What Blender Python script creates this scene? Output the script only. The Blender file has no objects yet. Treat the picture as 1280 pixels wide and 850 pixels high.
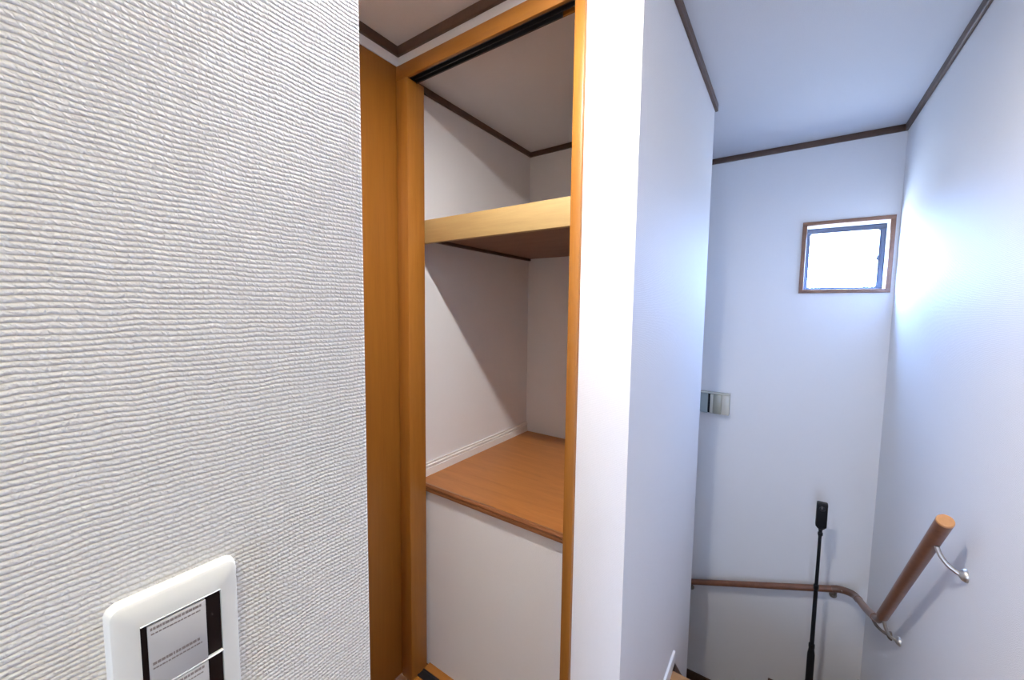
import bpy, bmesh, math, random
from mathutils import Vector, Matrix

random.seed(7)
scene = bpy.context.scene
COL = scene.collection

# ------------------------------------------------------------------ camera
FPX = 496.95
cam_data = bpy.data.cameras.new('camera')
cam_data.sensor_width = 36.0
cam_data.lens = FPX / 1280.0 * 36.0
cam_data.clip_start = 0.01
cam = bpy.data.objects.new('camera', cam_data)
COL.objects.link(cam)
right = Vector((0.82107395, 0.57069406, 0.01207728))
up = Vector((-0.05508189, 0.05815345, 0.99678692))
fwd = Vector((-0.56815804, 0.81910101, -0.07918319))
cam.matrix_world = Matrix(((right.x, up.x, -fwd.x, 0), (right.y, up.y, -fwd.y, 0),
                           (right.z, up.z, -fwd.z, 0), (0, 0, 0, 1)))
scene.camera = cam

# ------------------------------------------------------------------ world, exposure
world = bpy.data.worlds.new('sky')
scene.world = world
world.use_nodes = True
bgn = world.node_tree.nodes['Background']
wnt = world.node_tree                      # overcast sky, darker ground below the horizon
wtc = wnt.nodes.new('ShaderNodeTexCoord')
wsx = wnt.nodes.new('ShaderNodeSeparateXYZ')
wmr = wnt.nodes.new('ShaderNodeMapRange')
wmr.inputs['From Min'].default_value = -1.0
wmr.inputs['From Max'].default_value = 1.0
wrp = wnt.nodes.new('ShaderNodeValToRGB')
wel = wrp.color_ramp.elements
wel[0].position = 0.46; wel[0].color = (0.16, 0.19, 0.24, 1)
wel[1].position = 0.52; wel[1].color = (0.32, 0.51, 1.0, 1)
wnt.links.new(wtc.outputs['Generated'], wsx.inputs[0])
wnt.links.new(wsx.outputs['Z'], wmr.inputs['Value'])
wnt.links.new(wmr.outputs['Result'], wrp.inputs['Fac'])
wnt.links.new(wrp.outputs['Color'], bgn.inputs['Color'])
bgn.inputs['Strength'].default_value = 122.0
pl = bpy.data.lights.new('window_portal', 'AREA')   # sampling portal of the stair window, gives no light of its own
pl.shape = 'RECTANGLE'; pl.size = .34; pl.size_y = .35
pl.cycles.is_portal = True
po = bpy.data.objects.new('window_portal', pl)
COL.objects.link(po)
po.location = (.243, 3.103, .313)
po.rotation_euler = (-math.pi / 2, 0, 0)
scene.cycles.max_bounces = 14
scene.cycles.diffuse_bounces = 9
scene.view_settings.view_transform = 'Standard'
scene.view_settings.look = 'None'
scene.view_settings.gamma = 1.0
scene.view_settings.use_curve_mapping = False
scene.view_settings.exposure = 0.0

# strengths of the light-giving surfaces
DOWNLIGHT = ((1.0, 0.97, 0.965), 2750.0)     # recessed hall lamp by the closet
HALL_LAMP = ((1.0, 0.885, 0.57), 500.0)      # round ceiling lamp behind the camera
HALL_PANE = ((0.50, 0.655, 1.0), 15.5)       # frosted hall window

FLOOR = -1.60
CEIL = 0.997

# ------------------------------------------------------------------ node helpers
def new_mat(name):
    m = bpy.data.materials.new(name)
    m.use_nodes = True
    nt = m.node_tree
    b = nt.nodes['Principled BSDF']
    return m, nt, b

def math_node(nt, op, a, b=None):
    n = nt.nodes.new('ShaderNodeMath')
    n.operation = op
    for i, v in enumerate((a, b)):
        if v is None:
            continue
        if isinstance(v, (int, float)):
            n.inputs[i].default_value = v
        else:
            nt.links.new(v, n.inputs[i])
    return n.outputs[0]

def plain(name, col, rough=0.5, metal=0.0, spec=0.5, mottled=0.06, scale=30.0, bump=0.0):
    m, nt, b = new_mat(name)
    b.inputs['Roughness'].default_value = rough
    b.inputs['Metallic'].default_value = metal
    b.inputs['Specular IOR Level'].default_value = spec
    tc = nt.nodes.new('ShaderNodeNewGeometry')
    no = nt.nodes.new('ShaderNodeTexNoise')
    no.inputs['Scale'].default_value = scale
    no.inputs['Detail'].default_value = 3
    nt.links.new(tc.outputs['Position'], no.inputs['Vector'])
    rp = nt.nodes.new('ShaderNodeValToRGB')
    rp.color_ramp.elements[0].position = 0.3
    rp.color_ramp.elements[1].position = 0.7
    rp.color_ramp.elements[0].color = (*[c * (1 - mottled) for c in col], 1)
    rp.color_ramp.elements[1].color = (*[min(1, c * (1 + mottled)) for c in col], 1)
    nt.links.new(no.outputs['Fac'], rp.inputs['Fac'])
    nt.links.new(rp.outputs['Color'], b.inputs['Base Color'])
    if bump:
        bp = nt.nodes.new('ShaderNodeBump')
        bp.inputs['Strength'].default_value = 0.5
        bp.inputs['Distance'].default_value = bump
        nt.links.new(no.outputs['Fac'], bp.inputs['Height'])
        nt.links.new(bp.outputs['Normal'], b.inputs['Normal'])
    return m

def wood(name, dark, light, rough=0.4, stretch=(40, 40, 2.5), spec=0.5, board=None):
    m, nt, b = new_mat(name)
    b.inputs['Roughness'].default_value = rough
    b.inputs['Specular IOR Level'].default_value = spec
    geo = nt.nodes.new('ShaderNodeNewGeometry')
    mp = nt.nodes.new('ShaderNodeMapping')
    mp.inputs['Scale'].default_value = stretch
    nt.links.new(geo.outputs['Position'], mp.inputs['Vector'])
    n1 = nt.nodes.new('ShaderNodeTexNoise')
    n1.inputs['Scale'].default_value = 1.0
    n1.inputs['Detail'].default_value = 5
    n1.inputs['Roughness'].default_value = 0.6
    n1.inputs['Distortion'].default_value = 0.6
    nt.links.new(mp.outputs['Vector'], n1.inputs['Vector'])
    n2 = nt.nodes.new('ShaderNodeTexNoise')
    n2.inputs['Scale'].default_value = 6.0
    n2.inputs['Detail'].default_value = 4
    nt.links.new(mp.outputs['Vector'], n2.inputs['Vector'])
    f = math_node(nt, 'ADD', math_node(nt, 'MULTIPLY', n1.outputs['Fac'], 0.7),
                  math_node(nt, 'MULTIPLY', n2.outputs['Fac'], 0.3))
    rp = nt.nodes.new('ShaderNodeValToRGB')
    rp.color_ramp.elements[0].position = 0.34
    rp.color_ramp.elements[1].position = 0.66
    rp.color_ramp.elements[0].color = (*dark, 1)
    rp.color_ramp.elements[1].color = (*light, 1)
    nt.links.new(f, rp.inputs['Fac'])
    nt.links.new(rp.outputs['Color'], b.inputs['Base Color'])
    bp = nt.nodes.new('ShaderNodeBump')
    bp.inputs['Strength'].default_value = 0.25
    bp.inputs['Distance'].default_value = 0.0006
    nt.links.new(f, bp.inputs['Height'])
    nt.links.new(bp.outputs['Normal'], b.inputs['Normal'])
    return m

def wallpaper(name, col, depth=0.0008, rough=0.5, spec=0.4, pu=0.0044, pv=0.0036, flat=False, dark=0.90):
    """woven vinyl wallpaper: rows of short beads, each row shifted by half a bead"""
    m, nt, b = new_mat(name)
    b.inputs['Roughness'].default_value = rough
    b.inputs['Specular IOR Level'].default_value = spec
    geo = nt.nodes.new('ShaderNodeNewGeometry')
    sp = nt.nodes.new('ShaderNodeSeparateXYZ')
    nt.links.new(geo.outputs['Position'], sp.inputs[0])
    if flat:
        u0, v0 = sp.outputs['X'], sp.outputs['Y']
    else:
        u0 = math_node(nt, 'ADD', sp.outputs['X'], sp.outputs['Y'])
        v0 = sp.outputs['Z']
    wn = nt.nodes.new('ShaderNodeTexNoise')
    wn.inputs['Scale'].default_value = 38
    wn.inputs['Detail'].default_value = 2
    nt.links.new(geo.outputs['Position'], wn.inputs['Vector'])
    wb = nt.nodes.new('ShaderNodeTexNoise')
    wb.inputs['Scale'].default_value = 210
    wb.inputs['Detail'].default_value = 2
    nt.links.new(geo.outputs['Position'], wb.inputs['Vector'])
    warp_v = math_node(nt, 'MULTIPLY', math_node(nt, 'SUBTRACT', wn.outputs['Fac'], 0.5), 1.3)
    warp_u = math_node(nt, 'MULTIPLY', math_node(nt, 'SUBTRACT', wb.outputs['Fac'], 0.5), 2.0)
    v = math_node(nt, 'ADD', math_node(nt, 'DIVIDE', v0, pv), warp_v)
    row = math_node(nt, 'FLOOR', v)
    u = math_node(nt, 'ADD', math_node(nt, 'DIVIDE', u0, pu), math_node(nt, 'MULTIPLY', row, 0.5))
    u = math_node(nt, 'ADD', u, warp_u)
    u = math_node(nt, 'ADD', u, math_node(nt, 'MULTIPLY', v, 0.45))
    su = math_node(nt, 'MULTIPLY_ADD', math_node(nt, 'COSINE', math_node(nt, 'MULTIPLY', u, 2 * math.pi)), 0.5)
    su.node.inputs[2].default_value = 0.5
    sv = math_node(nt, 'ABSOLUTE', math_node(nt, 'SINE', math_node(nt, 'MULTIPLY', v, math.pi)))
    h = math_node(nt, 'MULTIPLY', math_node(nt, 'ADD', math_node(nt, 'MULTIPLY', su, 0.5), 0.5), sv)
    fine = nt.nodes.new('ShaderNodeTexNoise')
    fine.inputs['Scale'].default_value = 420
    fine.inputs['Detail'].default_value = 3
    nt.links.new(geo.outputs['Position'], fine.inputs['Vector'])
    h2 = math_node(nt, 'ADD', h, math_node(nt, 'MULTIPLY', fine.outputs['Fac'], 0.35))
    bp = nt.nodes.new('ShaderNodeBump')
    bp.inputs['Strength'].default_value = 1.0
    bp.inputs['Distance'].default_value = depth
    nt.links.new(h2, bp.inputs['Height'])
    nt.links.new(bp.outputs['Normal'], b.inputs['Normal'])
    # shade in the crevices of the weave, painted into the base colour
    rp = nt.nodes.new('ShaderNodeValToRGB')
    rp.color_ramp.elements[0].color = (col[0] * dark, col[1] * dark * (1 - (0.9 - dark) * .3), col[2] * dark * (1 - (0.9 - dark) * .9), 1)
    rp.color_ramp.elements[1].color = (*col, 1)
    rp.color_ramp.elements[0].position = 0.25
    rp.color_ramp.elements[1].position = 0.75
    nt.links.new(h2, rp.inputs['Fac'])
    nt.links.new(rp.outputs['Color'], b.inputs['Base Color'])
    return m

def lit(name, spec, base=(0.9, 0.9, 0.9)):
    col, s = spec
    m, nt, b = new_mat(name)
    b.inputs['Base Color'].default_value = (*base, 1)
    b.inputs['Roughness'].default_value = 0.35
    b.inputs['Emission Color'].default_value = (*col, 1)
    b.inputs['Emission Strength'].default_value = s
    return m

# ------------------------------------------------------------------ materials
PAPER = wallpaper('woven_wallpaper_warm_lit', (0.84, 0.80, 0.72), depth=0.0011, dark=0.80)  # same wallpaper, warmer light and deeper crevice shade put into its colour
PAPER_S = wallpaper('woven_wallpaper', (0.86, 0.855, 0.85), depth=0.0005, rough=0.6, spec=0.1)
PAPER_T = wallpaper('stair_ceiling_paper_shaded', (0.64, 0.64, 0.66), depth=0.0005, rough=0.6, spec=0.3, flat=True)  # same ceiling paper, the dimmer light over the stairs put into its colour
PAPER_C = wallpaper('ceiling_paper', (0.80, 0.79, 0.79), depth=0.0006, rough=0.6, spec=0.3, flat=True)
CASING = wood('orange_oak', (0.30, 0.113, 0.016), (0.37, 0.146, 0.022), rough=0.38)
CASING_H = wood('orange_oak_across', (0.30, 0.113, 0.016), (0.37, 0.146, 0.022), rough=0.38, stretch=(2.5, 40, 40))
DOORW = wood('door_veneer', (0.26, 0.095, 0.012), (0.32, 0.122, 0.016), rough=0.42, stretch=(30, 30, 1.6))
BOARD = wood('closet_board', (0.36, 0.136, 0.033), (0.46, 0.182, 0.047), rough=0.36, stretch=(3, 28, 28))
NOSING = wood('closet_nosing', (0.20, 0.075, 0.028), (0.26, 0.10, 0.038), rough=0.3, stretch=(3, 40, 40))
MAPLE = wood('pale_maple', (0.43, 0.29, 0.118), (0.50, 0.345, 0.145), rough=0.45, stretch=(3, 50, 50))
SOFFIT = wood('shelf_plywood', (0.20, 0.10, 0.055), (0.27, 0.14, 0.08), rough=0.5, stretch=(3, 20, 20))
TRIM = wood('dark_brown_trim', (0.070, 0.036, 0.022), (0.105, 0.055, 0.034), rough=0.45, stretch=(12, 12, 12))
RAILW = wood('handrail_wood', (0.165, 0.066, 0.034), (0.23, 0.095, 0.048), rough=0.3, stretch=(30, 30, 30))
CAPW = wood('handrail_cap', (0.52, 0.24, 0.09), (0.60, 0.30, 0.12), rough=0.3, stretch=(20, 20, 20))
JOINT = plain('handrail_joint', (0.15, 0.075, 0.045), rough=0.32)
STEEL = plain('satin_metal', (0.58, 0.55, 0.50), rough=0.38, metal=1.0)
BRONZE = plain('bronze_metal', (0.20, 0.16, 0.12), rough=0.4, metal=0.6)
BLACK = plain('black_plastic', (0.010, 0.010, 0.011), rough=0.5, spec=0.25)
RAILBLK = plain('black_track', (0.015, 0.015, 0.018), rough=0.35)
NOSEW = wood('landing_edge_wood', (0.30, 0.15, 0.058), (0.40, 0.21, 0.088), rough=0.4, stretch=(3, 25, 25))
FLOORW = wood('floor_boards', (0.12, 0.046, 0.014), (0.165, 0.064, 0.020), rough=0.55, spec=0.15, stretch=(25, 3, 25))
TREADW = wood('stair_tread', (0.27, 0.13, 0.05), (0.36, 0.19, 0.08), rough=0.35, stretch=(3, 25, 25))
SKIRTW = wood('stair_skirting', (0.075, 0.036, 0.022), (0.11, 0.055, 0.034), rough=0.4, stretch=(10, 10, 10))
WHITE = plain('white_paint', (0.84, 0.83, 0.81), rough=0.45, mottled=0.01)
WINWOOD = wood('window_casing_wood', (0.20, 0.095, 0.055), (0.27, 0.135, 0.08), rough=0.4, stretch=(20, 20, 20))
SASH = plain('dark_aluminium', (0.045, 0.05, 0.075), rough=0.4, metal=0.3)
PLATE = plain('switch_plate_plastic', (0.70, 0.68, 0.60), rough=0.32, mottled=0.01)
ROCKER = plain('switch_key_plastic', (0.46, 0.44, 0.41), rough=0.4, mottled=0.01)
BEZEL = plain('switch_dark_bezel', (0.012, 0.006, 0.005), rough=0.4, spec=0.15)
EDGE = plain('white_edge', (0.88, 0.87, 0.84), rough=0.3, mottled=0.01)
PRINT = plain('brown_print', (0.23, 0.19, 0.165), rough=0.6)
CHROME = plain('polished_edge', (0.9, 0.9, 0.88), rough=0.15, metal=0.9)
SCONCE = plain('cream_enamel', (0.60, 0.57, 0.47), rough=0.25, mottled=0.03)
SCONCE_D = plain('olive_beige_reflection', (0.40, 0.38, 0.29), rough=0.25, mottled=0.03)  # darker reflection on the lamp's curved front, painted as a panel colour
SCONCE_G = plain('grey_green_glass', (0.38, 0.44, 0.42), rough=0.12, mottled=0.02)
LENS_A = lit('downlight_lens', DOWNLIGHT)
LENS_B = lit('hall_lamp_lens', HALL_LAMP)
def glass(name):
    m, nt, b = new_mat(name)
    nt.nodes.remove(b)
    out = nt.nodes['Material Output']
    tr = nt.nodes.new('ShaderNodeBsdfTransparent')
    tr.inputs['Color'].default_value = (0.93, 0.95, 0.96, 1)
    gl = nt.nodes.new('ShaderNodeBsdfGlossy')
    gl.inputs['Roughness'].default_value = 0.02
    mx = nt.nodes.new('ShaderNodeMixShader')
    mx.inputs[0].default_value = 0.06
    nt.links.new(tr.outputs[0], mx.inputs[1]); nt.links.new(gl.outputs[0], mx.inputs[2])
    nt.links.new(mx.outputs[0], out.inputs['Surface'])
    return m
PANE_A = glass('window_glass')
PANE_B = lit('hall_frosted_pane', HALL_PANE)

# ------------------------------------------------------------------ mesh helpers
def bm_box(bm, x0, x1, y0, y1, z0, z1, bevel=0.0, seg=2):
    vs = [bm.verts.new((x, y, z)) for x in (x0, x1) for y in (y0, y1) for z in (z0, z1)]
    fs = []
    for q in ((0, 1, 3, 2), (4, 6, 7, 5), (0, 4, 5, 1), (2, 3, 7, 6), (0, 2, 6, 4), (1, 5, 7, 3)):
        fs.append(bm.faces.new([vs[i] for i in q]))
    if bevel > 0:
        es = list({e for f in fs for e in f.edges})
        bmesh.ops.bevel(bm, geom=es, offset=bevel, segments=seg, affect='EDGES', profile=0.5)

def bm_prism(bm, poly, z0, z1):
    """polygon in XY extruded from z0 to z1"""
    lo = [bm.verts.new((x, y, z0)) for x, y in poly]
    hi = [bm.verts.new((x, y, z1)) for x, y in poly]
    n = len(poly)
    bm.faces.new(lo[::-1]); bm.faces.new(hi)
    for i in range(n):
        bm.faces.new((lo[i], lo[(i + 1) % n], hi[(i + 1) % n], hi[i]))

def bm_extrude_poly(bm, pts, vec):
    """planar 3D polygon swept along vec"""
    a = [bm.verts.new(p) for p in pts]
    b = [bm.verts.new(Vector(p) + Vector(vec)) for p in pts]
    n = len(pts)
    bm.faces.new(a[::-1]); bm.faces.new(b)
    for i in range(n):
        bm.faces.new((a[i], a[(i + 1) % n], b[(i + 1) % n], b[i]))

def bm_tube(bm, pts, r, seg=16, cap=True, radii=None, flat=1.0):
    pts = [Vector(p) for p in pts]
    rings = []
    n = len(pts)
    prev = None
    for i, p in enumerate(pts):
        if i == 0: t = pts[1] - pts[0]
        elif i == n - 1: t = pts[-1] - pts[-2]
        else: t = (pts[i + 1] - pts[i]).normalized() + (pts[i] - pts[i - 1]).normalized()
        t.normalize()
        if prev is None:
            ref = Vector((0, 0, 1)) if abs(t.z) < 0.9 else Vector((1, 0, 0))
            u = t.cross(ref).normalized()
        else:
            u = (prev - t * prev.dot(t)).normalized()
        prev = u
        w = t.cross(u)
        rr = radii[i] if radii else r
        rings.append([bm.verts.new(p + u * (rr * math.cos(2 * math.pi * k / seg)) + w * (rr * flat * math.sin(2 * math.pi * k / seg))) for k in range(seg)])
    for a, b in zip(rings, rings[1:]):
        for k in range(seg):
            bm.faces.new((a[k], a[(k + 1) % seg], b[(k + 1) % seg], b[k]))
    if cap:
        bm.faces.new(rings[0][::-1]); bm.faces.new(rings[-1])

def bm_lathe(bm, prof, cx, cy, seg=24):
    """profile of (radius, z) turned about a vertical axis"""
    rings = []
    for r, z in prof:
        rings.append([bm.verts.new((cx + r * math.cos(2 * math.pi * k / seg), cy + r * math.sin(2 * math.pi * k / seg), z)) for k in range(seg)])
    for a, b in zip(rings, rings[1:]):
        for k in range(seg):
            bm.faces.new((a[k], a[(k + 1) % seg], b[(k + 1) % seg], b[k]))
    bm.faces.new(rings[0][::-1]); bm.faces.new(rings[-1])

def rounded_rect(y0, y1, z0, z1, r, seg=8):
    out = []
    for cy, cz, a0 in ((y1 - r, z1 - r, 0), (y0 + r, z1 - r, 90), (y0 + r, z0 + r, 180), (y1 - r, z0 + r, 270)):
        for k in range(seg + 1):
            a = math.radians(a0 + 90 * k / seg)
            out.append((cy + r * math.cos(a), cz + r * math.sin(a)))
    return out

def obj(name, bm, mat, parent=None, smooth=False):
    bmesh.ops.recalc_face_normals(bm, faces=bm.faces)
    me = bpy.data.meshes.new(name)
    bm.to_mesh(me); bm.free()
    me.materials.append(mat)
    if smooth:
        for p in me.polygons:
            p.use_smooth = True
        if hasattr(me, 'set_sharp_from_angle'):
            me.set_sharp_from_angle(angle=math.radians(35))
    o = bpy.data.objects.new(name, me)
    COL.objects.link(o)
    if parent:
        o.parent = parent
        o.matrix_parent_inverse = parent_world(parent).inverted()
    return o

def parent_world(o):
    # meshes are built in world space; only the root Empties are moved
    return Matrix.Translation(o.location) if o.type == 'EMPTY' else Matrix.Identity(4)

def box(name, mat, parent, *d, bevel=0.0):
    bm = bmesh.new(); bm_box(bm, *d, bevel=bevel)
    return obj(name, bm, mat, parent, smooth=bevel > 0)

def struct(o, label=None):
    o['kind'] = 'structure'
    if label: o['label'] = label
    return o

def thing(name, label, cat, loc, group=None):
    o = bpy.data.objects.new(name, None)
    o.empty_display_size = 0.05
    COL.objects.link(o)
    o.location = loc
    o['label'] = label; o['category'] = cat
    if group: o['group'] = group
    return o

def struct_root(name, loc, label=None):
    o = bpy.data.objects.new(name, None)
    o.empty_display_size = 0.05
    COL.objects.link(o)
    o.location = loc
    return struct(o, label)

def sbox(name, mat, *d, bevel=0.0, label=None):
    return struct(box(name, mat, None, *d, bevel=bevel), label)

# ------------------------------------------------------------------ shell of the house
LW = -0.343          # face of the near wall on the left
HX0 = -1.30          # face of the hall wall that holds the brown door
CW = 1.075           # face of the closet wall
SW = -0.348          # stair side of the closet block
RW = 0.465           # right stair wall
BW = 2.985           # back wall of the stairwell
FX = 1.60            # far right wall of the hall (outside the view)
RY = -2.30           # rear wall of the hall (outside the view)
LOW = -3.30          # bottom of the stairwell

# floor of the hall with the tongue that runs to the first step
bm = bmesh.new()
bm_prism(bm, [(HX0 - .12, .24), (HX0 - .12, 1.25), (SW, 1.25), (SW, 1.685), (RW, 1.685), (RW, 1.17),
              (FX, 1.17), (FX, RY), (LW, RY), (LW, .24)], FLOOR - .05, FLOOR)
struct(obj('floor', bm, FLOORW), 'wood board hall floor ending at the top of the stairs')

sbox('floor', TREADW, -1.72, RW + .12, 1.76, BW + .12, LOW - .05, LOW, label='floor at the foot of the stairs')
sbox('ceiling', PAPER_C, HX0 - .12, FX + .12, RY - .12, CW + .045, CEIL, CEIL + .1, label='papered ceiling over the upper hall')
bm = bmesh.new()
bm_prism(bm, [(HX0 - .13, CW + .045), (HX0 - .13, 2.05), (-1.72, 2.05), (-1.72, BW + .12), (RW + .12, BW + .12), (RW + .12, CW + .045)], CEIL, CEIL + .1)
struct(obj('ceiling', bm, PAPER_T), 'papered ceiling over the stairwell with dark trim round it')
sbox('ceiling', PAPER_C, -1.31, SW - .12, CW + .045, 2.055, .918, .96, label='lower papered ceiling inside the closet')

# near wall: the end of a partition, returning to the left into the side passage
bm = bmesh.new()
bm_prism(bm, [(LW, RY), (LW, .24), (HX0 - .12, .24), (HX0 - .12, .12), (LW - .12, .12), (LW - .12, RY)], FLOOR, CEIL)
bm.verts.ensure_lookup_table()
es = [e for e in bm.edges if abs(e.verts[0].co.x - LW) < 1e-5 and abs(e.verts[1].co.x - LW) < 1e-5
      and abs(e.verts[0].co.y - .24) < 1e-5 and abs(e.verts[1].co.y - .24) < 1e-5]
bmesh.ops.bevel(bm, geom=es, offset=.003, segments=3, affect='EDGES', profile=.5)
struct(obj('wall_left', bm, PAPER), 'near wall in woven off-white wallpaper filling the left of the view')

# passage wall with the brown door
bm = bmesh.new()
bm_box(bm, HX0 - .12, HX0, .24, CW, .930, CEIL)
bm_box(bm, HX0 - .12, HX0, .24, .262, FLOOR, .930)
struct(obj('wall_passage', bm, PAPER_S), 'narrow wallpaper band above the brown door')

# closet wall head above the opening
sbox('wall_front', PAPER_S, HX0, -.512, CW, CW + .045, .924, CEIL, label='wallpaper band above the closet opening')
# closet block: front strip, long stair side and closet back in one piece
bm = bmesh.new()
bm_prism(bm, [(-.512, CW), (SW, CW), (SW, 2.2), (-1.72, 2.2), (-1.72, 2.055), (SW - .12, 2.055), (SW - .12, 1.155), (-.512, 1.155)], FLOOR, CEIL)
bm_prism(bm, [(SW - .12, 1.76), (SW, 1.76), (SW, 2.2), (-1.72, 2.2), (-1.72, 2.08), (SW - .12, 2.08)], LOW, FLOOR)
struct(obj('wall_center', bm, PAPER_S), 'wallpapered corner block between the closet and the stairs')
bm = bmesh.new()
bm_prism(bm, [(-1.43, CW), (HX0 - .001, CW), (HX0 - .001, 1.150), (-1.31, 1.150), (-1.31, 2.055), (-1.43, 2.055)], FLOOR, CEIL)
struct(obj('wall_closet', bm, PAPER_S), 'wallpapered left side wall inside the closet')
sbox('wall_lower', PAPER_S, -1.31, SW - .12, 1.1665, 1.20, FLOOR, -.790, label='wallpapered panel under the closet floor')

# stairwell walls
sbox('wall_right', PAPER_S, RW, RW + .12, CW - .02, BW + .12, LOW, CEIL, label='right stair wall in glossy white wallpaper')
sbox('wall_hall', PAPER_S, RW + .12, FX + .12, CW - .02, CW + .10, FLOOR, CEIL)
bm = bmesh.new()                                           # back wall with a hole for the window
WX0, WX1, WZ0, WZ1 = .060, .430, .130, .508
for d in ((-1.72, WX0, LOW, CEIL), (WX1, RW, LOW, CEIL), (WX0, WX1, LOW, WZ0), (WX0, WX1, WZ1, CEIL)):
    bm_box(bm, d[0], d[1], BW, BW + .12, d[2], d[3])
struct(obj('wall_back', bm, PAPER_S), 'back stair wall in white wallpaper holding the small window')
sbox('wall_side', PAPER_S, -1.72, -1.60, 2.2, BW, LOW, CEIL)
sbox('wall_stair', PAPER_S, SW - .12, RW, 1.690, 1.712, LOW, FLOOR - .029)
# rest of the hall, outside the view
bm = bmesh.new()
HX1, HX2, HZ0, HZ1 = -.30, .60, -1.30, .05
for d in ((LW - .12, HX1, FLOOR, CEIL), (HX2, FX + .12, FLOOR, CEIL), (HX1, HX2, FLOOR, HZ0), (HX1, HX2, HZ1, CEIL)):
    bm_box(bm, d[0], d[1], RY - .12, RY, d[2], d[3])
struct(obj('wall_rear', bm, PAPER_S))
sbox('wall_far_right', PAPER_S, FX, FX + .12, RY, CW - .02, FLOOR, CEIL)

# ------------------------------------------------------------------ ceiling trims (dark brown)
TH, TZ, TD = .034, CEIL, .013
def trim(name, *d, label=None):
    return sbox(name, TRIM, *d, bevel=.002, label=label)
trim('trim_1', HX0, HX0 + TD, .24, CW, TZ - TH, TZ, label='dark brown ceiling trim above the brown door')
trim('trim_2', HX0 + TD, SW + TD, CW - TD, CW, TZ - TH, TZ, label='dark brown ceiling trim above the closet')
trim('trim_3', SW, SW + TD, CW, 2.2 + TD, TZ - TH, TZ, label='dark brown ceiling trim along the white corner block')
trim('trim_4', RW - TD, RW, CW - .02, BW - TD, TZ - TH, TZ, label='dark brown ceiling trim along the right stair wall')
trim('trim_5', -1.60, RW, BW - TD, BW, TZ - TH, TZ, label='dark brown ceiling trim along the back stair wall')
trim('trim_6', -1.310, -1.298, 1.150, 2.043, .890, .918, label='dark brown ceiling trim on the closet side wall')
trim('trim_7', -1.310, SW - .12, 2.043, 2.055, .890, .918, label='dark brown ceiling trim on the closet back wall')
trim('trim_8', HX0 + TD, LW + TD, .24, .24 + TD, TZ - TH, TZ)
trim('trim_9', LW, LW + TD, RY, .24, TZ - TH, TZ)

# white baseboards
def profile_board(name, axis, a0, a1, face, sgn, z0, h, t, label):
    """white board with two grooves along its top"""
    prof = [(0, z0), (t, z0), (t, z0 + h * .55), (t * .62, z0 + h * .59), (t * .62, z0 + h * .63), (t, z0 + h * .67),
            (t, z0 + h * .80), (t * .62, z0 + h * .84), (t * .62, z0 + h * .88), (t * .8, z0 + h), (0, z0 + h)]
    bm = bmesh.new()
    if axis == 'Y':
        bm_extrude_poly(bm, [(face + sgn * p, a0, z) for p, z in prof], (0, a1 - a0, 0))
    else:
        bm_extrude_poly(bm, [(a0, face + sgn * p, z) for p, z in prof], (a1 - a0, 0, 0))
    return struct(obj(name, bm, WHITE), label)
profile_board('baseboard_closet', 'Y', 1.156, 2.054, -1.31, 1, -.760, .060, .011, 'white grooved baseboard on the closet side wall')
sbox('baseboard_center', WHITE, SW, SW + .010, CW, 1.822, FLOOR, -1.542, bevel=.002, label='white baseboard along the corner block, ending at the stairs')
sbox('baseboard_front', WHITE, -.500, SW + .010, CW - .010, CW, FLOOR, -1.542, bevel=.002)
sbox('baseboard_right', WHITE, RW - .010, RW, CW - .02, 1.822, FLOOR, -1.542, bevel=.002)
sbox('baseboard_left', WHITE, LW, LW + .010, RY, .24, FLOOR, -1.542, bevel=.002)

# ------------------------------------------------------------------ brown door in the passage
d1 = struct_root('door_1', (HX0, .67, FLOOR), 'plain brown flush door beside the closet')
box('door_leaf', DOORW, d1, HX0 - .036, HX0 - .001, .290, 1.0745, FLOOR + .006, .928, bevel=.002)
box('door_jamb', CASING, d1, HX0 - .06, HX0 + .008, .262, .288, FLOOR, .928, bevel=.002)
bm = bmesh.new()
bm_lathe(bm, [(.024, 0), (.026, .003), (.026, .007), (.014, .010), (.010, .012), (.010, .035)], 0, 0, 24)
bmesh.ops.transform(bm, matrix=Matrix.Translation((HX0 - .001, .36, -.62)) @ Matrix.Rotation(math.radians(90), 4, 'Y'), verts=bm.verts)
bm_tube(bm, [(HX0 + .036, .35, -.62), (HX0 + .036, .40, -.62), (HX0 + .036, .47, -.622)], .008, 12)
obj('door_handle', bm, STEEL, d1, smooth=True)

# ------------------------------------------------------------------ closet opening: casing, tracks
cf = struct_root('door_2', (-.887, CW, FLOOR), 'orange-brown wooden frame and dark tracks of the open closet')
def casing_post(name, x0, x1, y0, y1, z0, z1):
    return box(name, CASING, cf, x0, x1, y0, y1, z0, z1, bevel=.004)
casing_post('side_post', -1.2995, -1.235, 1.062, 1.1495, FLOOR, .870)
casing_post('side_post', -.538, -.505, 1.062, 1.1495, FLOOR, .870)
bm = bmesh.new()
bm_box(bm, -1.2995, -.505, 1.062, 1.075, .870, .924, bevel=.003)
bm_box(bm, -1.2995, -.538, 1.112, 1.1195, .8702, .9239)
obj('head_board', bm, CASING_H, cf, smooth=True)
bm = bmesh.new()
bm_box(bm, -1.2995, -.506, 1.0755, 1.1115, .905, .9235)
bm_box(bm, -1.2995, -1.2345, 1.0755, 1.1115, .8705, .905)
bm_box(bm, -1.235, -.538, 1.0755, 1.080, .872, .905)
bm_box(bm, -1.235, -.538, 1.091, 1.0945, .868, .905)
bm_box(bm, -1.235, -.600, 1.106, 1.1115, .864, .905)
obj('top_track', bm, RAILBLK, cf, )
bm = bmesh.new()
bm_box(bm, -1.235, -.538, 1.062, 1.166, FLOOR, FLOOR + .010)
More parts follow.
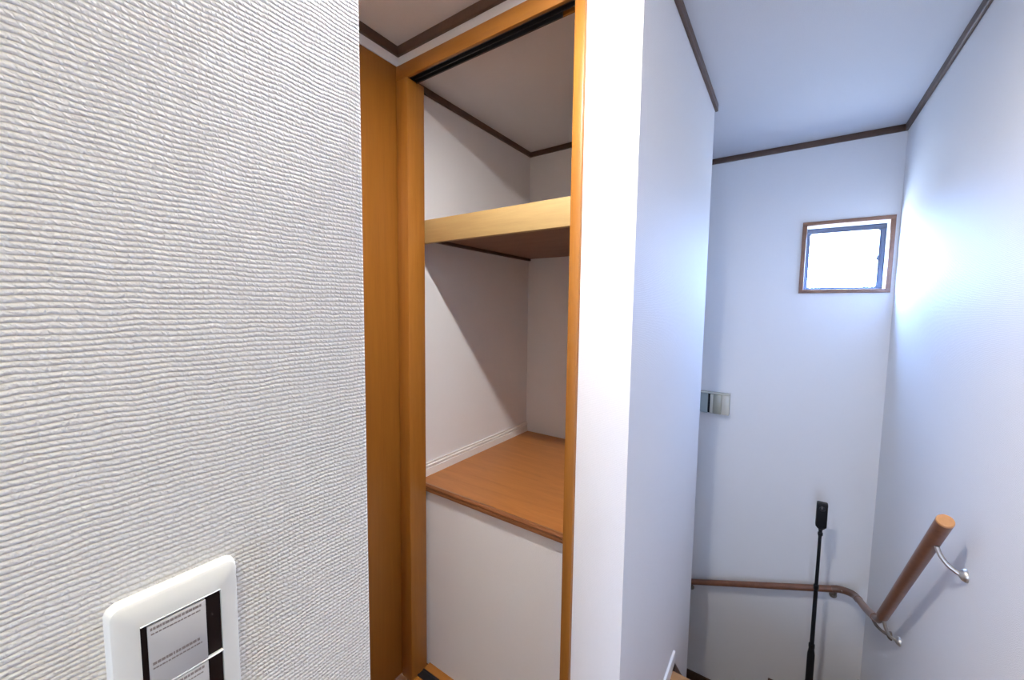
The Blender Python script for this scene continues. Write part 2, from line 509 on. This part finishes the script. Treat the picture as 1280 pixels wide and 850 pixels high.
bm_box(bm, -1.235, -.538, 1.132, 1.166, FLOOR + .010, FLOOR + .014)
obj('sill', bm, CASING_H, cf)
bm = bmesh.new()
bm_box(bm, -1.235, -.538, 1.092, 1.100, FLOOR + .010, FLOOR + .0145)
bm_box(bm, -1.235, -.538, 1.122, 1.130, FLOOR + .010, FLOOR + .0145)
bm_box(bm, -1.235, -.538, 1.100, 1.122, FLOOR + .010, FLOOR + .0115)
obj('floor_track', bm, RAILBLK, cf)

# raised closet floor
cp = thing('closet_floor', 'brown wooden board raised as the floor of the closet', 'closet floor', (-.887, 1.6, -.79))
box('board', BOARD, cp, -1.31, SW - .12, 1.170, 2.055, -.786, -.760)
bm = bmesh.new()
prof = [(1.170, -.760), (1.160, -.758), (1.154, -.761), (1.151, -.765), (1.151, -.770), (1.154, -.773), (1.151, -.776), (1.151, -.786), (1.155, -.789), (1.170, -.789)]
bm_extrude_poly(bm, [(-1.309, y, z) for y, z in prof], (1.309 + SW - .12, 0, 0))
obj('front_nosing', bm, NOSING, cp)['label'] = 'dark grooved front edge of the closet floor'

# upper shelf with its pale front board
sh = thing('closet_shelf', 'upper closet shelf with a pale maple front board', 'shelf', (-.887, 1.6, .297))
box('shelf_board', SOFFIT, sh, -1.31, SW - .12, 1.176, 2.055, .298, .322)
box('front_board', MAPLE, sh, -1.305, SW - .12, 1.1525, 1.176, .262, .354, bevel=.0015)['label'] = 'pale maple front board'
box('support_batten', TRIM, sh, -1.31, -1.292, 1.178, 2.05, .285, .298)

# ------------------------------------------------------------------ small stair window
w1 = struct_root('window_1', (.245, BW, WZ0), 'small white-glazed window high on the back stair wall')
def ring(name, mat, par, x0, x1, z0, z1, w, y0, y1, bevel=0.0, sides=None):
    bm = bmesh.new()
    wl, wr, wb, wt = w if isinstance(w, tuple) else (w, w, w, w)
    bm_box(bm, x0, x1, y0, y1, z1 - wt, z1, bevel)
    bm_box(bm, x0, x1, y0, y1, z0, z0 + wb, bevel)
    bm_box(bm, x0, x0 + wl, y0, y1, z0 + wb, z1 - wt, bevel)
    bm_box(bm, x1 - wr, x1, y0, y1, z0 + wb, z1 - wt, bevel)
    return obj(name, bm, mat, par, smooth=bevel > 0)
ring('casing', WINWOOD, w1, .040, .4485, .112, .530, .0215, BW - .012, BW + .004, bevel=.0015)
ring('reveal', WHITE, w1, .0605, .4295, .1305, .5075, .003, BW + .004, BW + .118)
sf = ring('sash', SASH, w1, .0635, .4265, .1335, .5045, (.020, .027, .016, .030), BW + .087, BW + .112, bevel=.002)
bm = bmesh.new()                                            # rounded rubber corners of the glazing
for cx, cz, sx, sz in ((.0835, .1495, 1, 1), (.3995, .1495, -1, 1), (.0835, .4745, 1, -1), (.3995, .4745, -1, -1)):
    r = .012
    pts = [(cx, BW + .090, cz)] + [(cx + sx * (r - r * math.cos(a)), BW + .090, cz + sz * (r - r * math.sin(a)))
                                  for a in [math.radians(90 * k / 6) for k in range(7)]]
    bm_extrude_poly(bm, pts, (0, .016, 0))
obj('glazing_corner', bm, SASH, sf)
bm = bmesh.new()
bm_box(bm, .391, .4005, BW + .081, BW + .0875, .300, .325, .002)
obj('latch', bm, SASH, sf, smooth=True)
box('pane', PANE_A, w1, .080, .403, BW + .096, BW + .102, .146, .478)

# hall window behind the camera
w2 = struct_root('window_2', (.15, RY, HZ0))
bm = bmesh.new()
for d in ((HX1, HX2, HZ1 - .05, HZ1), (HX1, HX2, HZ0, HZ0 + .05), (HX1, HX1 + .05, HZ0 + .05, HZ1 - .05), (HX2 - .05, HX2, HZ0 + .05, HZ1 - .05),
          (.125, .175, HZ0 + .05, HZ1 - .05)):
    bm_box(bm, d[0], d[1], RY - .06, RY - .02, d[2], d[3])
obj('sash', bm, SASH, w2)
box('pane', PANE_B, w2, HX1 + .04, HX2 - .04, RY - .044, RY - .036, HZ0 + .04, HZ1 - .04)

# ------------------------------------------------------------------ lamps
def downlight(label, ax, ay, r, lens):
    t = thing('downlight', label, 'ceiling lamp', (ax, ay, CEIL))
    bm = bmesh.new()
    seg = 32
    prof = [(r + .0005, CEIL - .001), (r + .0005, CEIL - .008), (r + .004, CEIL - .010), (r + .014, CEIL - .005), (r + .016, CEIL - .0005)]
    rings = [[bm.verts.new((ax + q * math.cos(2 * math.pi * k / seg), ay + q * math.sin(2 * math.pi * k / seg), z)) for k in range(seg)] for q, z in prof]
    for a, b in zip(rings, rings[1:] + rings[:1]):
        for k in range(seg):
            bm.faces.new((a[k], a[(k + 1) % seg], b[(k + 1) % seg], b[k]))
    obj('trim_ring', bm, WHITE, t, smooth=True)
    bm = bmesh.new()
    bm_lathe(bm, [(r, CEIL - .006), (r, CEIL - .001)], ax, ay, 24)
    obj('lens', bm, lens, t)
downlight('round recessed downlight in the ceiling just in front of the closet', -.34, .585, .034, LENS_A)
LX, LY = .25, -.48
t = thing('ceiling_lamp', 'short cylindrical downlight hanging under the hall ceiling beside the near wall', 'ceiling lamp', (LX, LY, CEIL))
bm = bmesh.new()
seg = 32
prof = [(.087, CEIL - .001), (.087, CEIL - .078), (.096, CEIL - .080), (.098, CEIL - .076), (.098, CEIL - .0005)]
rings = [[bm.verts.new((LX + q * math.cos(2 * math.pi * k / seg), LY + q * math.sin(2 * math.pi * k / seg), z)) for k in range(seg)] for q, z in prof]
for a, b in zip(rings, rings[1:] + rings[:1]):
    for k in range(seg):
        bm.faces.new((a[k], a[(k + 1) % seg], b[(k + 1) % seg], b[k]))
obj('housing', bm, BLACK, t, smooth=True)
bm = bmesh.new()
bm_lathe(bm, [(.050, CEIL - .006), (.050, CEIL - .001)], LX, LY, 24)
obj('lens', bm, LENS_B, t)

# ------------------------------------------------------------------ staircase
st = thing('staircase', 'wooden stairs winding down to the left behind the corner block', 'staircase', (.06, 2.4, LOW))
RISE = .2165
TT = .028
def tread(poly, z, name='tread'):
    bm = bmesh.new(); bm_prism(bm, poly, z - TT, z)
    es = [e for e in bm.edges if abs(e.verts[0].co.z - e.verts[1].co.z) < 1e-6 and e.verts[0].co.z > z - 1e-5]
    bmesh.ops.bevel(bm, geom=es, offset=.003, segments=2, affect='EDGES', profile=.5)
    return obj(name, bm, TREADW, st, smooth=True)
L0, R0 = SW + .0105, RW - .0105
EY, RUN = 1.775, .2125
tread([(L0, EY - .089), (R0, EY - .089), (R0, EY), (L0, EY)], FLOOR, 'landing_nosing').data.materials[0] = NOSEW
levels = [FLOOR - RISE * k for k in range(0, 9)]
def riser(p, q, z0, z1):
    p = Vector((p[0], p[1], 0)); q = Vector((q[0], q[1], 0))
    n = (q - p).normalized(); n = Vector((-n.y, n.x, 0)) * .012
    bm = bmesh.new()
    bm_prism(bm, [(p.x, p.y), (q.x, q.y), (q.x + n.x, q.y + n.y), (p.x + n.x, p.y + n.y)], z0, z1)
    return obj('riser', bm, TREADW, st)
for k in range(2):
    y0 = EY - .02 + RUN * k
    tread([(L0, y0 - .012), (R0, y0 - .012), (R0, y0 + RUN + .012), (L0, y0 + RUN + .012)], levels[k + 1])
    riser((R0, y0 - .012), (L0, y0 - .012), levels[k + 1], levels[k] - TT)
PV = (SW + .012, 2.215)
BK = BW - .0105
P57 = (R0, PV[1] + (R0 - PV[0]) / math.tan(math.radians(57)))
X24 = PV[0] + (BK - PV[1]) * math.tan(math.radians(24.5))
P24 = (X24, BK)
tread([PV, (R0, PV[1]), P57], levels[3])
tread([PV, P57, (R0, BK), P24], levels[4])
tread([PV, P24, (PV[0], BK)], levels[5])
riser((R0, PV[1] - .015), (PV[0], PV[1] - .015), levels[3], levels[2] - TT)
riser((P57[0] - .004, P57[1] - .006), (PV[0] + .02, PV[1] + .004), levels[4] + .0, levels[3] - TT)
riser((P24[0] - .02, P24[1] - .014), (PV[0] + .012, PV[1] + .02), levels[5], levels[4] - TT)
for k in range(3):
    x1 = PV[0] - .004 - .23 * k
    tread([(x1 - .24, 2.2115), (x1, 2.2115), (x1, BK), (x1 - .24, BK)], levels[6 + k] if 6 + k < len(levels) else levels[-1] - .2)
    riser((x1 + .002, BK), (x1 + .002, 2.2115), levels[6 + k] - .0, levels[5 + k] - TT)
# skirting boards
bm = bmesh.new()                                             # sloping skirting on the corner block
SL = -1.116
def skz(y): return -1.590 + SL * (y - 1.806)
bm_extrude_poly(bm, [(SW, 1.823, FLOOR + .0), (SW, 1.823, skz(1.823) + .006), (SW, 2.199, skz(2.199)), (SW, 2.199, skz(2.199) - .30), (SW, 1.823, FLOOR - .24)], (.010, 0, 0))
obj('skirting', bm, SKIRTW, st)
bm = bmesh.new()
bm_extrude_poly(bm, [(RW - .010, 1.823, FLOOR), (RW - .010, 1.823, skz(1.823) + .006), (RW - .010, 2.60, -2.17), (RW - .010, BW, -2.17), (RW - .010, BW, -2.5), (RW - .010, 2.2, -2.3)], (.010, 0, 0))
obj('skirting', bm, SKIRTW, st)
bm = bmesh.new()
bm_extrude_poly(bm, [(RW - .010, BW - .010, -2.409), (.019, BW - .010, -2.409), (.019, BW - .010, -2.56), (RW - .010, BW - .010, -2.56)], (0, .010, 0))
obj('skirting', bm, SKIRTW, st)
bm = bmesh.new()
bm_extrude_poly(bm, [(.0185, BW - .010, -2.618), (-.47, BW - .010, -2.618), (-.47, BW - .010, -2.80), (.0185, BW - .010, -2.80)], (0, .010, 0))
obj('skirting', bm, SKIRTW, st)
bm = bmesh.new()
bm_extrude_poly(bm, [(-.4705, BW - .010, -2.66), (-1.6, BW - .010, -3.20), (-1.6, BW - .010, LOW), (-.4705, BW - .010, -3.05)], (0, .010, 0))
obj('skirting', bm, SKIRTW, st)

# ------------------------------------------------------------------ handrail
hr = thing('handrail', 'round wooden stair handrail along the right and back walls', 'handrail', (.40, 1.606, -.60))
RX = .400
top = Vector((RX, 1.606, -.589)); low = Vector((RX, 2.232, -1.295))
dirn = (low - top).normalized()
RR = .0195
bm = bmesh.new()
bm_tube(bm, [top + dirn * .006, low], RR, 28)
obj('upper_rail', bm, RAILW, hr, smooth=True)
bm = bmesh.new()
bm_tube(bm, [top - dirn * .002, top - dirn * .0005, top + dirn * .004, top + dirn * .006], RR, 28, radii=[RR * .86, RR * .97, RR * 1.02, RR * 1.02])
obj('end_cap', bm, CAPW, hr, smooth=True)['label'] = 'paler round cap at the top end'
# joint under the upper rail's lower end, turning into the short rail to the corner
j0 = low + dirn * .001
pts = [j0, low + dirn * .02, Vector((RX, 2.275, -1.336)), Vector((RX, 2.31, -1.364)), Vector((RX, 2.36, -1.388))]
bm = bmesh.new(); bm_tube(bm, pts, .014, 20)
obj('joint', bm, JOINT, hr, smooth=True)
bm = bmesh.new(); bm_tube(bm, [(RX, 2.361, -1.3885), (RX, 2.56, -1.478), (RX, 2.78, -1.566)], .0175, 20)
obj('lower_rail', bm, RAILW, hr, smooth=True)
arc = []
for k in range(9):
    a = math.radians(90 * k / 8)
    arc.append((RX - .075 + .075 * math.cos(a), 2.845 + .075 * math.sin(a), -1.594 - .026 * k / 8))
pts = [(RX, 2.781, -1.5664), (RX, 2.82, -1.583)] + arc + [(.300, 2.92, -1.6295)]
bm = bmesh.new(); bm_tube(bm, pts, .0195, 20)
jo = obj('joint', bm, JOINT, hr, smooth=True)
bm = bmesh.new()
bm_lathe(bm, [(.007, 0), (.0065, .002), (.003, .003)], 0, 0, 14)
bmesh.ops.transform(bm, matrix=Matrix.Translation((.345, 2.901, -1.612)) @ Matrix.Rotation(math.radians(70), 4, 'X'), verts=bm.verts)
obj('screw_cap', bm, CHROME, jo, smooth=True)
bm = bmesh.new(); bm_tube(bm, [(.2995, 2.92, -1.630), (-.467, 2.92, -1.908), (-1.45, 2.92, -2.263)], .0185, 20)
obj('back_rail', bm, RAILW, hr, smooth=True)

def bracket(rail_pt, wall_pt, nrm, mat, big=1.0):
    """curved arm from the underside of the rail to a round wall plate"""
    rp, wp, n = Vector(rail_pt), Vector(wall_pt), Vector(nrm)
    bm = bmesh.new()
    a = rp + Vector((0, 0, -.004)); c = wp + n * .012
    pts = []
    ctrl = Vector((a.x, a.y, c.z)) * .55 + (a + c) * .225
    for k in range(11):
        s = k / 10
        pts.append((1 - s) ** 2 * a + 2 * s * (1 - s) * ctrl + s * s * c)
    bm_tube(bm, pts, .0042 * big, 12, flat=1.5)
    ar = obj('bracket', bm, mat, hr, smooth=True)
    bm = bmesh.new()
    bm_lathe(bm, [(.019 * big, 0), (.019 * big, .004), (.015 * big, .011), (.008 * big, .016)], 0, 0, 20)
    q = Vector((0, 0, 1)).rotation_difference(n).to_matrix().to_4x4()
    bmesh.ops.transform(bm, matrix=Matrix.Translation(wp) @ q, verts=bm.verts)
    obj('wall_plate', bm, mat, ar, smooth=True)
    return ar
def on_upper(y): return top + dirn * ((y - top.y) / dirn.y)
p = on_upper(1.685) + Vector((.004, -.012, -.016)); bracket(p, (RW, 1.655, -.757), (-1, 0, 0), STEEL)
p = low + Vector((.004, -.018, -.004)); bracket(p, (RW, 2.250, -1.392), (-1, 0, 0), STEEL)
bracket((RX, 2.400, -1.418), (RW, 2.392, -1.468), (-1, 0, 0), BRONZE)
bracket((.318, 2.925, -1.640), (.312, BW, -1.700), (0, -1, 0), BRONZE)
bracket((-.462, 2.925, -1.922), (-.468, BW, -1.985), (0, -1, 0), BRONZE)
bracket((-1.2, 2.925, -2.19), (-1.2, BW, -2.25), (0, -1, 0), BRONZE)

# ------------------------------------------------------------------ black pole standing on the stairs
MX, MY = .2085, 2.70
FZ = levels[4]
mp = thing('monopod', 'thin black telescopic pole with a thicker head standing on the stairs', 'pole', (MX, MY, FZ))
def turned(name, prof, mat=BLACK, par=None, seg=20):
    bm = bmesh.new(); bm_lathe(bm, prof, MX, MY, seg)
    return obj(name, bm, mat, par or mp, smooth=True)
bm = bmesh.new()
bm_box(bm, MX - .0245, MX + .0245, MY - .018, MY + .018, -1.176, -1.038, bevel=.007, seg=4)
hd = obj('head', bm, BLACK, mp, smooth=True)
bm = bmesh.new()
for zz in (-1.068, -1.118):
    bm2 = bmesh.new(); bm_lathe(bm2, [(.013, 0), (.013, .004), (.009, .009), (.003, .011)], 0, 0, 20)
    m4 = Matrix.Translation((MX, MY - .018, zz)) @ Matrix.Rotation(math.radians(90), 4, 'X')
    bmesh.ops.transform(bm2, matrix=m4, verts=bm2.verts)
    me = bpy.data.meshes.new('tmp'); bm2.to_mesh(me); bm2.free(); bm.from_mesh(me); bpy.data.meshes.remove(me)
    break
obj('lens', bm, RAILBLK, hd, smooth=True)
turned('neck', [(.020, -1.176), (.019, -1.182), (.010, -1.190), (.0085, -1.205), (.012, -1.210), (.012, -1.222), (.0085, -1.228)])
turned('top_section', [(.0075, -1.228), (.0085, -1.51)])
turned('collar', [(.0085, -1.511), (.0125, -1.514), (.0125, -1.535), (.0095, -1.540)])
turned('middle_section', [(.0095, -1.541), (.0105, -1.86)])
turned('collar', [(.0105, -1.861), (.0145, -1.865), (.0145, -1.885), (.013, -1.890)])
turned('bottom_section', [(.013, -1.891), (.0175, -1.925), (.0180, FZ + .13), (.012, FZ + .09)])
for k in range(3):
    a = math.radians(30 + 120 * k)
    bm = bmesh.new()
    c, s = math.cos(a), math.sin(a)
    bm_tube(bm, [(MX + .008 * c, MY + .008 * s, FZ + .125), (MX + .03 * c, MY + .03 * s, FZ + .075), (MX + .085 * c, MY + .085 * s, FZ + .007)], .006, 10)
    lg = obj('leg', bm, BLACK, mp, smooth=True)
    bm = bmesh.new(); bm_lathe(bm, [(.006, FZ), (.008, FZ + .002), (.008, FZ + .010), (.004, FZ + .013)], MX + .088 * c, MY + .088 * s, 12)
    obj('foot', bm, BLACK, lg, smooth=True)

# ------------------------------------------------------------------ wall lamp half hidden by the corner
sc = thing('wall_sconce', 'small cream wall lamp half hidden behind the corner block', 'wall lamp', (-.40, BW, -.622))
SY = BW - .055
box('back_plate', SCONCE, sc, -.515, -.290, BW - .010, BW, -.680, -.562, bevel=.002)
box('housing', SCONCE, sc, -.404, -.288, SY + .006, BW - .010, -.690, -.553, bevel=.006)
box('front_strip', SCONCE, sc, -.4035, -.3845, SY - .004, SY + .006, -.686, -.558, bevel=.002)
box('front_panel', SCONCE_D, sc, -.382, -.335, SY - .004, SY + .006, -.687, -.557, bevel=.002)['label'] = 'front panel toned olive for a darker reflection'
box('side_panel', SCONCE, sc, -.3335, -.2885, SY - .003, SY + .006, -.688, -.556, bevel=.003)
box('slot', BLACK, sc, -.4155, -.404, SY + .010, BW - .010, -.686, -.560)
bm = bmesh.new()
pts = [(-.418, -.553), (-.418, -.688)]
pts += [(-.448 - .030 * math.sin(a), -.658 - .030 * math.cos(a)) for a in [math.radians(90 * k / 8) for k in range(9)]]
pts += [(-.478, -.553)]
bm_extrude_poly(bm, [(x, SY + .004, z) for x, z in pts], (0, .040, 0))
obj('glass_shade', bm, SCONCE_G, sc)['label'] = 'grey-green glass shade with a rounded lower corner'
box('shade_holder', BLACK, sc, -.512, -.452, SY + .046, BW - .010, -.688, -.600)
box('top_cover', SCONCE, sc, -.515, -.288, SY - .004, BW - .002, -.553, -.548, bevel=.001)

# ------------------------------------------------------------------ light switch on the near wall
sp = thing('light_switch', 'white light switch plate with labelled keys on the near wall', 'light switch', (LW, .084, -.250))
PX = LW + .0085           # front of the plate
PY0, PY1, PZ0, PZ1 = .0480, .1190, -.3130, -.1905
def plate_ring():
    bm = bmesh.new()
    outer0 = rounded_rect(PY0 - .0005, PY1 + .0005, PZ0 - .0005, PZ1 + .0005, .0075)
    outer1 = rounded_rect(PY0, PY1, PZ0, PZ1, .0075)
    outer2 = rounded_rect(PY0 + .0012, PY1 - .0012, PZ0 + .0012, PZ1 - .0012, .0068)
    outer3 = rounded_rect(PY0 + .0035, PY1 - .0035, PZ0 + .0035, PZ1 - .0035, .0050)
    inner = rounded_rect(.0625, .1073, PZ0 + .018, -.2093, .0006)
    inner2 = inner
    stack = [(outer0, LW), (outer1, LW + .0045), (outer2, LW + .0072), (outer3, PX), (inner, PX + .0002), (inner2, LW + .002)]
    rings = [[bm.verts.new((x, y, z)) for y, z in r] for r, x in stack]
    n = len(rings[0])
    for a, b in zip(rings, rings[1:]):
        for k in range(n):
            bm.faces.new((a[k], a[(k + 1) % n], b[(k + 1) % n], b[k]))
    return bm
obj('plate', plate_ring(), PLATE, sp, smooth=True)
box('dark_frame', BEZEL, sp, LW + .0005, PX - .0015, .0627, .1071, PZ0 + .0182, -.2095)
box('frame_highlight', EDGE, sp, PX - .0016, PX + .0008, .0627, .1071, -.2099, -.2094)  # white strip standing in for the highlight along the frame's top edge
KH = .0458
for k in range(2):
    z1 = -.2108 - k * (KH + .0012)
    z0 = z1 - KH
    key = box('switch_key', ROCKER, sp, PX - .0016, PX + .0010, .0660, .0977, max(z0, PZ0 + .0190), z1 - .0006, bevel=.0004)
    box('key_edge', EDGE, key, PX - .0016, PX + .0014, .0690, .1070, z0 - .0008, z0 - .0002) if k == 0 else None
    bm = bmesh.new()
    rnd = random.Random(3 + k)
    for row, (dz, hh, span) in enumerate(((.0022, .0019, (.0672, .0950)), (.0062, .0010, (.0675, .0943)),
                                          (.0266, .0019, (.0676, .0935)), (.0304, .0010, (.0676, .0945)))):
        y = span[0]
        while y < span[1]:
            ww = rnd.uniform(.0008, .0022)
            zz = z1 - dz
            if zz - hh > PZ0 + .020:
                bm_box(bm, PX + .00095, PX + .00108, y, min(y + ww, span[1]), zz - hh, zz)
            y += ww + rnd.uniform(.0002, .0005)
    if len(bm.faces):
        obj('label_print', bm, PRINT, key)
    else:
        bm.free()
